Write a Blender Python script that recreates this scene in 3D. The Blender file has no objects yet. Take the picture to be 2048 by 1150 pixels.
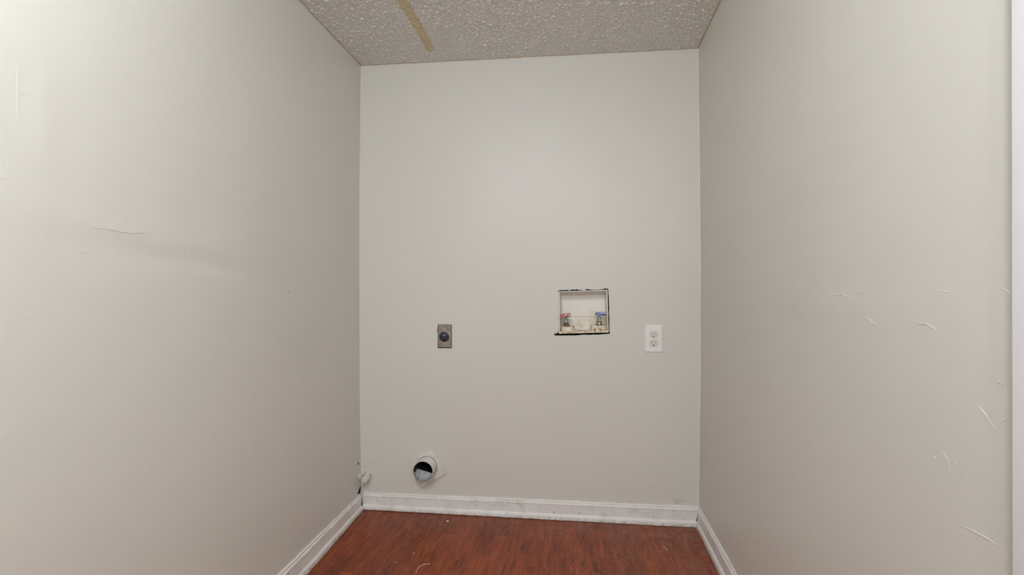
import bpy, bmesh, math, random
import numpy as np
from mathutils import Vector, Matrix
from mathutils.geometry import delaunay_2d_cdt
random.seed(7); rng = np.random.default_rng(7)
S = bpy.context.scene
COL = S.collection

# ---------------------------------------------------------------- camera, light, exposure
FPX = 1030.0; YAW = math.atan(119/FPX); ROLL = 0.0017; DIST = 2.4; EYE = 1.0649
cd = bpy.data.cameras.new('camera'); cam = bpy.data.objects.new('camera', cd); COL.objects.link(cam)
cd.sensor_width = 36; cd.lens = FPX/2048*36; cd.clip_start = 0.02
cam.matrix_world = (Matrix.Translation((0, -DIST, EYE)) @ Matrix.Rotation(YAW, 4, 'Z')
                    @ Matrix.Rotation(math.pi/2, 4, 'X') @ Matrix.Rotation(-ROLL, 4, 'Z'))
S.camera = cam
S.view_settings.view_transform = 'Standard'; S.view_settings.look = 'None'
S.view_settings.gamma = 1; S.view_settings.use_curve_mapping = False
S.view_settings.exposure = 0.16
w = bpy.data.worlds.new('world'); S.world = w; w.use_nodes = True
w.node_tree.nodes['Background'].inputs[0].default_value = (0.80, 0.86, 1, 1)
w.node_tree.nodes['Background'].inputs[1].default_value = 0.06

def lamp(name, kind, loc, energy, color, size=0.07, rot=(0, 0, 0), size_y=None):
    l = bpy.data.lights.new(name, kind); l.energy = energy; l.color = color
    if kind == 'AREA':
        l.shape = 'RECTANGLE'; l.size = size; l.size_y = size_y or size
    else:
        l.shadow_soft_size = size
    o = bpy.data.objects.new(name, l); o.location = loc; o.rotation_euler = rot; COL.objects.link(o)
    return o
lamp('ceiling_lamp', 'POINT', (-0.40, -2.20, 2.05), 31, (0.90, 0.962, 1), 0.02)
lamp('hall_lamp', 'POINT', (0.30, -3.40, 1.86), 42, (1, 0.985, 0.955), 0.03)
# daylight from a wide window at the far end of the hall behind the camera
lamp('hall_window_light', 'AREA', (0.7, -4.3, 1.35), 10, (0.74, 0.86, 1), 2.4, (math.radians(90), 0, 0), 0.8)

# ---------------------------------------------------------------- picture geometry -> metres
_c, _s = math.cos(YAW), math.sin(YAW)
F = np.array([-_s, _c, 0]); R_ = np.array([_c, _s, 0]); U_ = np.array([0, 0, 1.])
R2 = R_*math.cos(ROLL)+U_*math.sin(ROLL); U2 = -R_*math.sin(ROLL)+U_*math.cos(ROLL)
C0 = np.array([0, -DIST, EYE])
def ray(q): return F*FPX + R2*(q[0]-1024) + U2*(575-q[1])
def on_back(q, y=0.0):
    d = ray(q); return C0+d*((y+DIST)/d[1])
XL, XR = -1.0147, 0.5685
AL, AR = math.tan(math.radians(-0.7)), math.tan(math.radians(0.7))
def on_side(q, x0, a):
    d = ray(q); t = (x0-DIST*a)/(d[0]-d[1]*a); return C0+d*t
def on_floor(q, z=-0.008):
    d = ray(q); return C0+d*((z-EYE)/d[2])
def lerp(a, b, t): return a+(b-a)*t
def floor_z(x, y):
    t = (x-XL)/(XR-XL); yy = np.maximum(y, -0.8)
    return lerp(-0.006+0.019*yy, -0.012-0.0087*yy, t)
def ceil_z(x, y):
    t = (x-XL)/(XR-XL); yy = np.maximum(y, -0.8)
    return lerp(2.144+0.0105*yy, 2.1402-0.0192*yy, t)
def bow(z):                       # the old side walls belly out a little at mid height
    u = np.clip(z/2.14, 0, 1); return 0.0085*4*u*(1-u)
def left_x(y, z): return XL + y*AL - bow(z)
def right_x(y, z): return XR + y*AR + bow(z)
YEND = -1.681                     # the side walls end here, at the opening

# ---------------------------------------------------------------- materials
def mat(name): 
    m = bpy.data.materials.new(name); m.use_nodes = True
    nt = m.node_tree; return m, nt, nt.nodes['Principled BSDF']
def N(nt, t, **kw):
    n = nt.nodes.new(t)
    for k, v in kw.items(): setattr(n, k, v)
    return n
def setin(n, **kw):
    for k, v in kw.items(): n.inputs[k.replace('_', ' ')].default_value = v
def rgb(r, g, b): 
    f = lambda c: (c/255/12.92) if c/255 <= .04045 else ((c/255+.055)/1.055)**2.4
    return (f(r), f(g), f(b), 1)
def noise(nt, scale, detail=4, rough=.55, vec=None, dist=0):
    n = N(nt, 'ShaderNodeTexNoise'); setin(n, Scale=scale, Detail=detail, Roughness=rough, Distortion=dist)
    if vec: nt.links.new(vec, n.inputs['Vector'])
    return n
def ramp(nt, src, stops):
    r = N(nt, 'ShaderNodeValToRGB'); e = r.color_ramp.elements
    e[0].position, e[0].color = stops[0]; e[1].position, e[1].color = stops[-1]
    for p, c in stops[1:-1]:
        k = e.new(p); k.color = c
    nt.links.new(src, r.inputs[0]); return r
def mix(nt, fac, a, b, mode='MIX'):
    n = N(nt, 'ShaderNodeMix', data_type='RGBA', blend_type=mode)
    for i, v in ((0, fac), (6, a), (7, b)):
        if hasattr(v, 'is_linked'): nt.links.new(v, n.inputs[i])
        else: n.inputs[i].default_value = v
    return n.outputs[2]
def bump(nt, bsdf, h, strength, dist):
    b = N(nt, 'ShaderNodeBump'); b.inputs['Strength'].default_value = strength; b.inputs['Distance'].default_value = dist
    nt.links.new(h, b.inputs['Height']); nt.links.new(b.outputs[0], bsdf.inputs['Normal']); return b
def objco(nt): return N(nt, 'ShaderNodeTexCoord').outputs['Object']
def math_(nt, op, a, b=None, c=None):
    n = N(nt, 'ShaderNodeMath', operation=op)
    for i, v in enumerate((a, b, c)):
        if v is None: continue
        if hasattr(v, 'is_linked'): nt.links.new(v, n.inputs[i])
        else: n.inputs[i].default_value = v
    return n.outputs[0]
W1 = (1, 1, 1, 1); K1 = (0, 0, 0, 1)

def simple(name, col, rough=.5, metal=0, spec=.5, var=.08, nscale=40, bstr=.15, bdist=.001, col2=None):
    m, nt, b = mat(name); co = objco(nt)
    n = noise(nt, nscale, 5, .6, co)
    c2 = col2 or tuple(min(1, c*(1-var*2)) for c in col[:3])+(1,)
    r = ramp(nt, n.outputs[0], [(.35, c2), (.62, col)])
    nt.links.new(r.outputs[0], b.inputs['Base Color'])
    setin(b, Roughness=rough, Metallic=metal); b.inputs['Specular IOR Level'].default_value = spec
    n2 = noise(nt, nscale*4, 3, .5, co); bump(nt, b, n2.outputs[0], bstr, bdist)
    return m

def wall_paint():
    m, nt, b = mat('greige_wall_paint'); co = objco(nt)
    big = noise(nt, 1.6, 3, .5, co)
    c = ramp(nt, big.outputs[0], [(.3, (.690, .668, .618, 1)), (.7, (.712, .690, .640, 1))])
    nt.links.new(c.outputs[0], b.inputs['Base Color'])
    setin(b, Roughness=.42); b.inputs['Specular IOR Level'].default_value = .42
    fine = noise(nt, 260, 3, .6, co); mid = noise(nt, 9, 4, .6, co)
    h = math_(nt, 'ADD', math_(nt, 'MULTIPLY', fine.outputs[0], .12), math_(nt, 'MULTIPLY', mid.outputs[0], 1.0))
    bump(nt, b, h, .35, .004)
    return m
M_wall = wall_paint()
M_caulk = simple('pale_caulk', (.86, .84, .76, 1), .5, nscale=60)
M_dark = simple('dark_void', (.012, .010, .009, 1), .95, spec=.1)
M_soot = simple('dark_mark', (.19, .17, .15, 1), .9, spec=.1, nscale=200)
M_gyp = simple('gypsum_edge', (.55, .50, .43, 1), .9, col2=(.09, .07, .055, 1), nscale=90)

def trim_paint(name, col, dirt=True):
    m, nt, b = mat(name); co = objco(nt)
    n = noise(nt, 14, 6, .65, co)
    c = ramp(nt, n.outputs[0], [(.28, tuple(v*.86 for v in col[:3])+(1,)), (.55, col)])
    out = c.outputs[0]
    if dirt:
        sp = noise(nt, 75, 2, .5, co)
        s = ramp(nt, sp.outputs[0], [(.20, W1), (.235, K1)])
        out = mix(nt, s.outputs[0], out, (.16, .12, .09, 1))
        gr = noise(nt, 11, 5, .7, co)
        g = ramp(nt, gr.outputs[0], [(.60, K1), (.78, (.55,)*3+(1,))])
        out = mix(nt, g.outputs[0], out, (.44, .37, .27, 1))
        sz = N(nt, 'ShaderNodeSeparateXYZ'); nt.links.new(N(nt, 'ShaderNodeNewGeometry').outputs['Position'], sz.inputs[0])
        lo = N(nt, 'ShaderNodeMapRange'); nt.links.new(sz.outputs[2], lo.inputs[0])
        for i, v in enumerate((.010, -.008, 0, 1)): lo.inputs[i+1].default_value = v
        g2 = noise(nt, 45, 5, .75, co); g2r = ramp(nt, g2.outputs[0], [(.44, K1), (.64, W1)])
        out = mix(nt, math_(nt, 'MULTIPLY', math_(nt, 'MULTIPLY', g2r.outputs[0], lo.outputs[0]), .8), out, (.30, .24, .16, 1))
    nt.links.new(out, b.inputs['Base Color']); setin(b, Roughness=.38)
    n2 = noise(nt, 60, 5, .7, co); bump(nt, b, n2.outputs[0], .45, .002)
    return m
M_trim = trim_paint('white_trim_paint', (.83, .81, .79, 1))
M_jamb = simple('white_jamb_paint', (.93, .93, .96, 1), .4, var=.01, nscale=10, bstr=.08)
M_plate_painted = simple('painted_vent', (.75, .725, .68, 1), .4, nscale=30)

def ceiling_mat():
    m, nt, b = mat('popcorn_ceiling')
    st = N(nt, 'ShaderNodeAttribute', attribute_name='stain'); gr = N(nt, 'ShaderNodeAttribute', attribute_name='grain')
    co = objco(nt); n = noise(nt, 3, 4, .6, co)
    base = ramp(nt, n.outputs[0], [(.3, (.77, .75, .71, 1)), (.7, (.81, .79, .75, 1))])
    g = mix(nt, gr.outputs['Fac'], base.outputs[0], (.97, .97, .97, 1))
    o = mix(nt, st.outputs['Fac'], g, (.66, .52, .25, 1))
    nt.links.new(o, b.inputs['Base Color']); nt.links.new(ramp(nt, gr.outputs['Fac'], [(0, (.6,)*3+(1,)), (1, (.2,)*3+(1,))]).outputs[0], b.inputs['Roughness']); b.inputs['Specular IOR Level'].default_value = .5
    f = noise(nt, 900, 2, .6, co); bump(nt, b, f.outputs[0], .35, .001)
    return m
M_ceil = ceiling_mat()

def wood_mat():
    m, nt, b = mat('red_cherry_laminate'); co = objco(nt)
    oi = N(nt, 'ShaderNodeObjectInfo')
    mp = N(nt, 'ShaderNodeMapping'); nt.links.new(co, mp.inputs[0])
    off = N(nt, 'ShaderNodeCombineXYZ')
    nt.links.new(math_(nt, 'MULTIPLY', oi.outputs['Random'], 37.0), off.inputs[0])
    nt.links.new(math_(nt, 'MULTIPLY', oi.outputs['Random'], 91.0), off.inputs[1])
    nt.links.new(off.outputs[0], mp.inputs['Location'])
    # cathedral grain: stretched noise rings
    mp2 = N(nt, 'ShaderNodeMapping'); nt.links.new(mp.outputs[0], mp2.inputs[0]); mp2.inputs['Scale'].default_value = (15, 1.7, 1)
    nz = noise(nt, 1.0, 2, .5, mp2.outputs[0], .5)
    rings = math_(nt, 'FRACT', math_(nt, 'MULTIPLY', nz.outputs[0], 17.0))
    lines = ramp(nt, rings, [(.0, W1), (.12, (.5,)*3+(1,)), (.34, K1), (.92, K1), (1.0, W1)])
    # mask so that some areas are plain
    mk = noise(nt, .8, 2, .5, mp2.outputs[0]); mkr = ramp(nt, mk.outputs[0], [(.42, (.12,)*3+(1,)), (.58, W1)])
    # fine pores
    mp3 = N(nt, 'ShaderNodeMapping'); nt.links.new(mp.outputs[0], mp3.inputs[0]); mp3.inputs['Scale'].default_value = (320, 9, 1)
    fine = noise(nt, 1, 3, .6, mp3.outputs[0])
    tone = noise(nt, 3.0, 3, .6, mp2.outputs[0])
    base = ramp(nt, tone.outputs[0], [(.3, (.185, .038, .016, 1)), (.5, (.270, .058, .020, 1)), (.72, (.370, .092, .030, 1))])
    pv = ramp(nt, oi.outputs['Random'], [(0, (.84, .82, .80, 1)), (1, (1.10, 1.10, 1.08, 1))])
    c = mix(nt, 1.0, base.outputs[0], pv.outputs[0], 'MULTIPLY')
    fr = ramp(nt, fine.outputs[0], [(.3, (.60, .54, .50, 1)), (.62, (1.10, 1.08, 1.08, 1))])
    c = mix(nt, 1.0, c, fr.outputs[0], 'MULTIPLY')
    c = mix(nt, math_(nt, 'MULTIPLY', math_(nt, 'MULTIPLY', lines.outputs[0], mkr.outputs[0]), .80), c, (.050, .014, .010, 1))
    # dust film (world space): patchy, denser beside the back and right walls
    pos = N(nt, 'ShaderNodeNewGeometry').outputs['Position']
    sx = N(nt, 'ShaderNodeSeparateXYZ'); nt.links.new(pos, sx.inputs[0])
    d1 = N(nt, 'ShaderNodeMapRange'); nt.links.new(sx.outputs[1], d1.inputs[0])
    for i, v in enumerate((-.22, -.01, 0, 1)): d1.inputs[i+1].default_value = v
    d2 = N(nt, 'ShaderNodeMapRange'); nt.links.new(sx.outputs[0], d2.inputs[0])
    for i, v in enumerate((-.15, .55, 0, 1)): d2.inputs[i+1].default_value = v
    dn = noise(nt, 9, 6, .7, pos, 1.5); dnr = ramp(nt, dn.outputs[0], [(.42, K1), (.75, W1)])
    env = math_(nt, 'ADD', math_(nt, 'MULTIPLY', d1.outputs[0], .40), math_(nt, 'MULTIPLY', d2.outputs[0], .42))
    env = math_(nt, 'ADD', env, .05)
    dust = math_(nt, 'MULTIPLY', env, dnr.outputs[0])
    sp = noise(nt, 300, 1, .5, pos); spr = ramp(nt, sp.outputs[0], [(.745, K1), (.77, W1)])
    c = mix(nt, dust, c, (.38, .24, .19, 1))
    c = mix(nt, math_(nt, 'MULTIPLY', spr.outputs[0], math_(nt, 'ADD', env, .05)), c, (.6, .52, .45, 1))
    nt.links.new(c, b.inputs['Base Color'])
    nt.links.new(math_(nt, 'ADD', math_(nt, 'MULTIPLY', dust, .4), .38), b.inputs['Roughness'])
    b.inputs['Specular IOR Level'].default_value = .26
    bump(nt, b, fine.outputs[0], .12, .0006)
    return m
M_wood = wood_mat()
M_sub = simple('underlay', (.05, .03, .02, 1), .9)
M_steel = simple('dull_steel_plate', (.40, .36, .33, 1), .42, 1.0, nscale=30, var=.12, bstr=.1, bdist=.0005)
M_screw = simple('bright_screw', (.75, .74, .70, 1), .3, 1.0)
M_black = simple('black_receptacle', (.030, .034, .045, 1), .35, nscale=60)
M_blackd = simple('slot_black', (.006, .006, .006, 1), .8, spec=.1)
M_white = simple('white_plastic', (.87, .875, .875, 1), .3, var=.02)
M_cream = simple('cream_plastic', (.80, .74, .67, 1), .32, var=.03)
M_brownslot = simple('slot_brown', (.085, .060, .045, 1), .7)
M_brass = simple('tarnished_brass', (.27, .245, .20, 1), .42, .75, nscale=90, col2=(.12, .11, .085, 1))
M_nickel = simple('hub_metal', (.40, .385, .35, 1), .35, .8, nscale=90)
M_grey = simple('lever_grey', (.36, .34, .30, 1), .45, .6, nscale=60)

def box_mat():
    m, nt, b = mat('stained_white_box'); co = objco(nt)
    sep = N(nt, 'ShaderNodeSeparateXYZ'); nt.links.new(co, sep.inputs[0])
    n = noise(nt, 22, 6, .7, co); n2 = noise(nt, 70, 5, .75, co, 1.0)
    mr = N(nt, 'ShaderNodeMapRange'); nt.links.new(sep.outputs[2], mr.inputs[0])
    for i, v in enumerate((.135, .0, 0, 1)): mr.inputs[i+1].default_value = v
    k = math_(nt, 'MULTIPLY', ramp(nt, n.outputs[0], [(.36, K1), (.66, W1)]).outputs[0], mr.outputs[0])
    mr2 = N(nt, 'ShaderNodeMapRange'); nt.links.new(sep.outputs[2], mr2.inputs[0])
    for i, v in enumerate((.045, -.004, 0, 1)): mr2.inputs[i+1].default_value = v
    k2 = math_(nt, 'MULTIPLY', ramp(nt, n2.outputs[0], [(.53, K1), (.62, W1)]).outputs[0], mr2.outputs[0])
    c = mix(nt, k, (.88, .86, .80, 1), (.66, .45, .22, 1))
    c = mix(nt, k2, c, (.23, .10, .035, 1))
    # rust line where water once stood
    ln = ramp(nt, math_(nt, 'ABSOLUTE', math_(nt, 'SUBTRACT', sep.outputs[2], .0745)), [(0, (.45,)*3+(1,)), (.0016, K1)])
    c = mix(nt, ln.outputs[0], c, (.50, .36, .20, 1))
    nt.links.new(c, b.inputs['Base Color']); setin(b, Roughness=.4)
    bump(nt, b, n2.outputs[0], .2, .001)
    return m
M_box = box_mat()
M_boss = simple('rust_stained_boss', (.84, .80, .70, 1), .5, nscale=45, col2=(.40, .17, .05, 1))
nt = M_boss.node_tree
for n in nt.nodes:
    if n.type == 'VALTORGB': n.color_ramp.elements[0].position = .40; n.color_ramp.elements[1].position = .50
M_rust = simple('rust_flakes', (.50, .34, .18, 1), .85, nscale=120, col2=(.16, .07, .03, 1))
def scratched(name, col):
    m, nt, b = mat(name); co = objco(nt)
    mp = N(nt, 'ShaderNodeMapping'); nt.links.new(co, mp.inputs[0]); mp.inputs['Scale'].default_value = (1, 1, 1.6)
    n = noise(nt, 110, 3, .6, mp.outputs[0], .8)
    r = ramp(nt, n.outputs[0], [(.50, K1), (.56, W1)])
    nt.links.new(mix(nt, r.outputs[0], col, (.66, .66, .70, 1)), b.inputs['Base Color']); setin(b, Roughness=.45)
    return m
M_red = scratched('red_vinyl', (.52, .020, .040, 1)); M_blue = scratched('blue_vinyl', (.045, .12, .42, 1))
M_duct = simple('lit_galvanised_duct', (.62, .66, .67, 1), .6, .1, nscale=60, col2=(.40, .43, .44, 1))  # pale tone stands for the lit lower half of the duct
M_ductin = simple('shaded_duct_interior', (.085, .078, .065, 1), .85, 0, spec=.1, nscale=60, col2=(.02, .022, .022, 1))  # shade inside the pipe put into a dark lining colour
M_lint = simple('grey_lint', (.10, .09, .085, 1), .95, nscale=200, col2=(.45, .43, .40, 1))
M_chip = simple('paint_chip_white', (.82, .80, .74, 1), .6)

# ---------------------------------------------------------------- mesh helpers
def tag(o, label=None, cat=None, group=None, kind=None):
    for k, v in (('label', label), ('category', cat), ('group', group), ('kind', kind)):
        if v: o[k] = v
    return o
def empty(name, loc=(0, 0, 0)):
    o = bpy.data.objects.new(name, None); o.location = loc; o.empty_display_size = .03; COL.objects.link(o); return o
def mesh_obj(name, verts, faces, m, parent=None, smooth=False, origin=None):
    me = bpy.data.meshes.new(name)
    o = bpy.data.objects.new(name, me); COL.objects.link(o)
    base = Vector(origin) if origin is not None else (Vector((0, 0, 0)))
    pl = parent_world(parent)
    me.from_pydata([tuple(Vector(v)-base) for v in verts], [], faces); me.materials.append(m)
    if smooth: me.polygons.foreach_set('use_smooth', [True]*len(me.polygons))
    o.location = base-pl
    if parent: o.parent = parent
    return o
def parent_world(p):
    v = Vector((0, 0, 0))
    while p: v += p.location; p = p.parent
    return v
def bm_obj(name, bm, m, parent=None, smooth=False, angle=None, origin=None):
    me = bpy.data.meshes.new(name)
    base = Vector(origin) if origin is not None else Vector((0, 0, 0))
    bmesh.ops.recalc_face_normals(bm, faces=bm.faces)
    bmesh.ops.translate(bm, verts=bm.verts, vec=-base)
    if angle is not None:
        for e in bm.edges:
            e.smooth = len(e.link_faces) == 2 and e.calc_face_angle(0) < math.radians(angle)
        smooth = True
    for f in bm.faces: f.smooth = smooth
    bm.to_mesh(me); bm.free(); me.materials.append(m)
    o = bpy.data.objects.new(name, me); COL.objects.link(o)
    o.location = base-parent_world(parent)
    if parent: o.parent = parent
    return o
def box(bm, c, s, bev=0, rot=None, seg=2):
    r = bmesh.ops.create_cube(bm, size=1)
    vs = r['verts']; bmesh.ops.scale(bm, verts=vs, vec=s)
    if bev:
        es = list({e for v in vs for e in v.link_edges})
        g = bmesh.ops.bevel(bm, geom=es, offset=bev, segments=seg, affect='EDGES', profile=.5)
        vs = list({v for f in g['faces'] for v in f.verts} | {v for v in vs if v.is_valid})
    if rot is not None: bmesh.ops.rotate(bm, verts=vs, cent=(0, 0, 0), matrix=rot)
    bmesh.ops.translate(bm, verts=vs, vec=c)
    return vs
def lathe(bm, prof, c, axis='Y', n=32, mtx=None):
    """prof: (radius, along) ; along the axis, -Y is out of the back wall"""
    rings = []
    for r, h in prof:
        ring = []
        for k in range(n if r > 1e-6 else 1):
            a = 2*math.pi*k/n
            if axis == 'Y': p = Vector((r*math.cos(a), h, r*math.sin(a)))
            elif axis == 'Z': p = Vector((r*math.cos(a), r*math.sin(a), h))
            else: p = Vector((h, r*math.cos(a), r*math.sin(a)))
            if mtx: p = mtx @ p
            ring.append(bm.verts.new(p+Vector(c)))
        rings.append(ring)
    for A, B in zip(rings, rings[1:]):
        for k in range(n):
            k2 = (k+1) % n
            a = (A[k], A[k2]) if len(A) > 1 else (A[0],)
            b_ = (B[k2], B[k]) if len(B) > 1 else (B[0],)
            if len(a)+len(b_) > 2: bm.faces.new(a+b_)
def prism(bm, outline, y0, y1, bev=0):
    """outline of (x, z), extruded between y0 (front, towards the camera) and y1"""
    f = [bm.verts.new((x, y0, z)) for x, z in outline]; b = [bm.verts.new((x, y1, z)) for x, z in outline]
    bm.faces.new(f); bm.faces.new(b[::-1]); n = len(f)
    for k in range(n): bm.faces.new((f[k], b[k], b[(k+1) % n], f[(k+1) % n]))
    if bev:
        es = [e for e in bm.edges if e.verts[0] in f and e.verts[1] in f]
        bmesh.ops.bevel(bm, geom=es, offset=bev, segments=2, affect='EDGES', profile=.5)
def blob(bm, c, s, seed=0, sub=2, amp=.18):
    r = bmesh.ops.create_icosphere(bm, subdivisions=sub, radius=1)
    rr = random.Random(seed); ph = [rr.uniform(0, 6.28) for _ in range(6)]
    for v in r['verts']:
        p = v.co.copy()
        k = 1+amp*(math.sin(3.1*p.x+ph[0])+math.sin(4.3*p.y+ph[1])+math.sin(3.7*p.z+ph[2]))*.6+amp*.4*math.sin(9*p.x+8*p.z+ph[3])
        v.co = Vector((p.x*s[0]*k+c[0], p.y*s[1]*k+c[1], p.z*s[2]*k+c[2]))

# ---------------------------------------------------------------- walls
TH = .0127
def hole_px(pts, sc=8.846, ox=1100, oy=560): return [on_back((ox+x/sc, oy+y/sc)) for x, y in pts]
HOLE = hole_px([(143,190),(170,186),(205,180),(250,184),(300,176),(345,188),(372,178),(398,171),(440,176),(480,168),(520,182),(555,178),
 (600,190),(622,186),(640,165),(700,171),(770,177),(850,176),(910,170),(960,160),(1005,156),(1032,170),(1033,230),(1038,300),(1040,400),(1046,500),(1042,600),(1049,700),
 (1047,800),(1050,925),(1060,935),(1058,953),(1000,962),(930,966),(850,974),(760,972),(700,977),(600,972),(520,980),(450,986),(330,984),(200,987),(130,985),
 (82,986),(68,975),(78,945),(100,930),(120,938),(144,925),(150,800),(146,700),(149,550),(146,400),(148,280)])
VC = on_back((853.7, 931.2)); VR = .0475
def back_wall():
    out = []
    nz = 40
    L = [(left_x(0, z)-.0, z) for z in np.linspace(-.06, 2.2, nz)]
    R = [(right_x(0, z)+.0, z) for z in np.linspace(2.2, -.06, nz)]
    verts, edges = [], []
    def loop(pts):
        s = len(verts); verts.extend([Vector(p) for p in pts]); n = len(pts)
        edges.extend([(s+k, s+(k+1) % n) for k in range(n)])
    loop(L+R)
    h1 = [(p[0], p[2]) for p in HOLE]; loop(h1)
    h2 = [(VC[0]+(VR+.002)*math.cos(a), VC[2]+(VR+.002)*math.sin(a)) for a in np.linspace(0, 2*math.pi, 41)[:-1]]; loop(h2)
    def inside(p, poly):
        c = False; n = len(poly)
        for i in range(n):
            x1, y1 = poly[i]; x2, y2 = poly[(i+1) % n]
            if (y1 > p[1]) != (y2 > p[1]) and p[0] < (x2-x1)*(p[1]-y1)/(y2-y1)+x1: c = not c
        return c
    for x in np.arange(XL+.03, XR-.02, .04):
        for z in np.arange(.0, 2.18, .04):
            verts.append(Vector((x, z)))
    v, e, f, *_ = delaunay_2d_cdt(verts, edges, [], 0, 1e-6)
    pts = [(q.x, q.y) for q in v]
    keep = []
    outer = L+R
    for t in f:
        c = (sum(pts[i][0] for i in t)/len(t), sum(pts[i][1] for i in t)/len(t))
        if inside(c, h1) or inside(c, h2) or not inside(c, outer): continue
        keep.append(list(t))
    V3 = [(x, 0.0, z) for x, z in pts]
    for h, dd in ((h1, TH), (h2, .02)):
        s = len(V3); n = len(h)
        V3 += [(x, 0, z) for x, z in h]+[(x, dd, z) for x, z in h]
        for k in range(n): keep.append([s+k, s+(k+1) % n, s+n+(k+1) % n, s+n+k])
    o = mesh_obj('wall_back', V3, keep, M_wall); o['kind'] = 'structure'
    bm = bmesh.new(); bm.from_mesh(o.data); bmesh.ops.recalc_face_normals(bm, faces=bm.faces)
    bm.faces.ensure_lookup_table(); big = max(bm.faces, key=lambda q: q.calc_area())
    if big.normal.y > 0: bmesh.ops.reverse_faces(bm, faces=bm.faces)
    bm.to_mesh(o.data); bm.free()
    return o
wall_back = back_wall()
# gypsum edge round the cut-out, then the dark stud cavity behind it
vs = []; n = len(HOLE)
for p in HOLE: vs += [(p[0], .0004, p[2]), (p[0], TH+.001, p[2])]
mesh_obj('cut_edge', vs, [[2*k, 2*k+1, 2*((k+1) % n)+1, 2*((k+1) % n)] for k in range(n)], M_gyp, wall_back)
bm = bmesh.new(); cxx = .055
for c, s in (((cxx, .16, .95), (.42, .01, .5)), ((cxx-.205, .085, .95), (.01, .145, .5)), ((cxx+.205, .085, .95), (.01, .145, .5)),
             ((cxx, .085, .705), (.42, .145, .01)), ((cxx, .085, 1.195), (.42, .145, .01))): box(bm, c, s)
bm_obj('stud_cavity', bm, M_dark, wall_back)

def dent(name, y, z):
    x = .0007*math.sin(5.1*y+2.3*z)*math.sin(3.7*z+1)
    if name == 'wall_left':   # taped joint: a shallow hollow running forward at mid height
        zc = 1.14+(y+1.2)*-.06
        x -= .0026*math.exp(-((z-zc)/.018)**2)*math.exp(-((y+1.15)/.30)**2)
        x += .0014*math.exp(-((z-zc-.05)/.02)**2)*math.exp(-((y+1.2)/.4)**2)
        x += .0018*math.exp(-((y+1.52)/.012)**2)*math.exp(-((z-1.40)/.12)**2)
    else:
        x += .0025*math.exp(-((z-.99)/.03)**2)*math.exp(-((y+.95)/.10)**2)
        x -= .0015*math.exp(-((z-1.02)/.03)**2)*math.exp(-((y+1.15)/.25)**2)
    return x
def side_wall(name, fx, out):
    ys = np.linspace(0, YEND, 90); zs = np.linspace(-.06, 2.22, 120); V = []
    for y in ys:
        for z in zs:
            x = fx(y, z)
            x += dent(name, y, z)
            V.append((x, y, z))
    nz = len(zs); Fc = []
    for i in range(len(ys)-1):
        for j in range(nz-1):
            q = [i*nz+j, (i+1)*nz+j, (i+1)*nz+j+1, i*nz+j+1]
            Fc.append(q if out > 0 else q[::-1])
    # end return and thickness at the opening
    s = len(V); T2 = .115*out
    for z in zs: V.append((fx(YEND, z)-T2, YEND, z))
    for j in range(nz-1):
        q = [(len(ys)-1)*nz+j, s+j, s+j+1, (len(ys)-1)*nz+j+1]; Fc.append(q)
    o = mesh_obj(name, V, Fc, M_wall, smooth=True); o['kind'] = 'structure'; return o
wall_left = side_wall('wall_left', left_x, 1)
wall_right = side_wall('wall_right', right_x, -1)
# hall beyond the opening, behind the camera
def slab(name, a, b, m):
    bm = bmesh.new(); a = Vector(a); b = Vector(b); box(bm, (a+b)/2, (b-a)); o = bm_obj(name, bm, m); o['kind'] = 'structure'; return o
slab('wall_hall_left', (-2.3, -4.6, -.06), (-2.2, -1.80, 2.22), M_wall)
slab('wall_hall_right', (2.2, -4.6, -.06), (2.3, -1.80, 2.22), M_wall)
slab('wall_hall_end', (-2.3, -4.7, -.06), (2.3, -4.6, 2.22), M_wall)
slab('wall_front_left', (-2.3, -1.80, -.06), (left_x(YEND, 1)-.002-.006, YEND, 2.22), M_wall)
slab('wall_front_right', (right_x(YEND, 1)+.002+.006, -1.80, -.06), (2.3, YEND, 2.22), M_wall)

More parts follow.
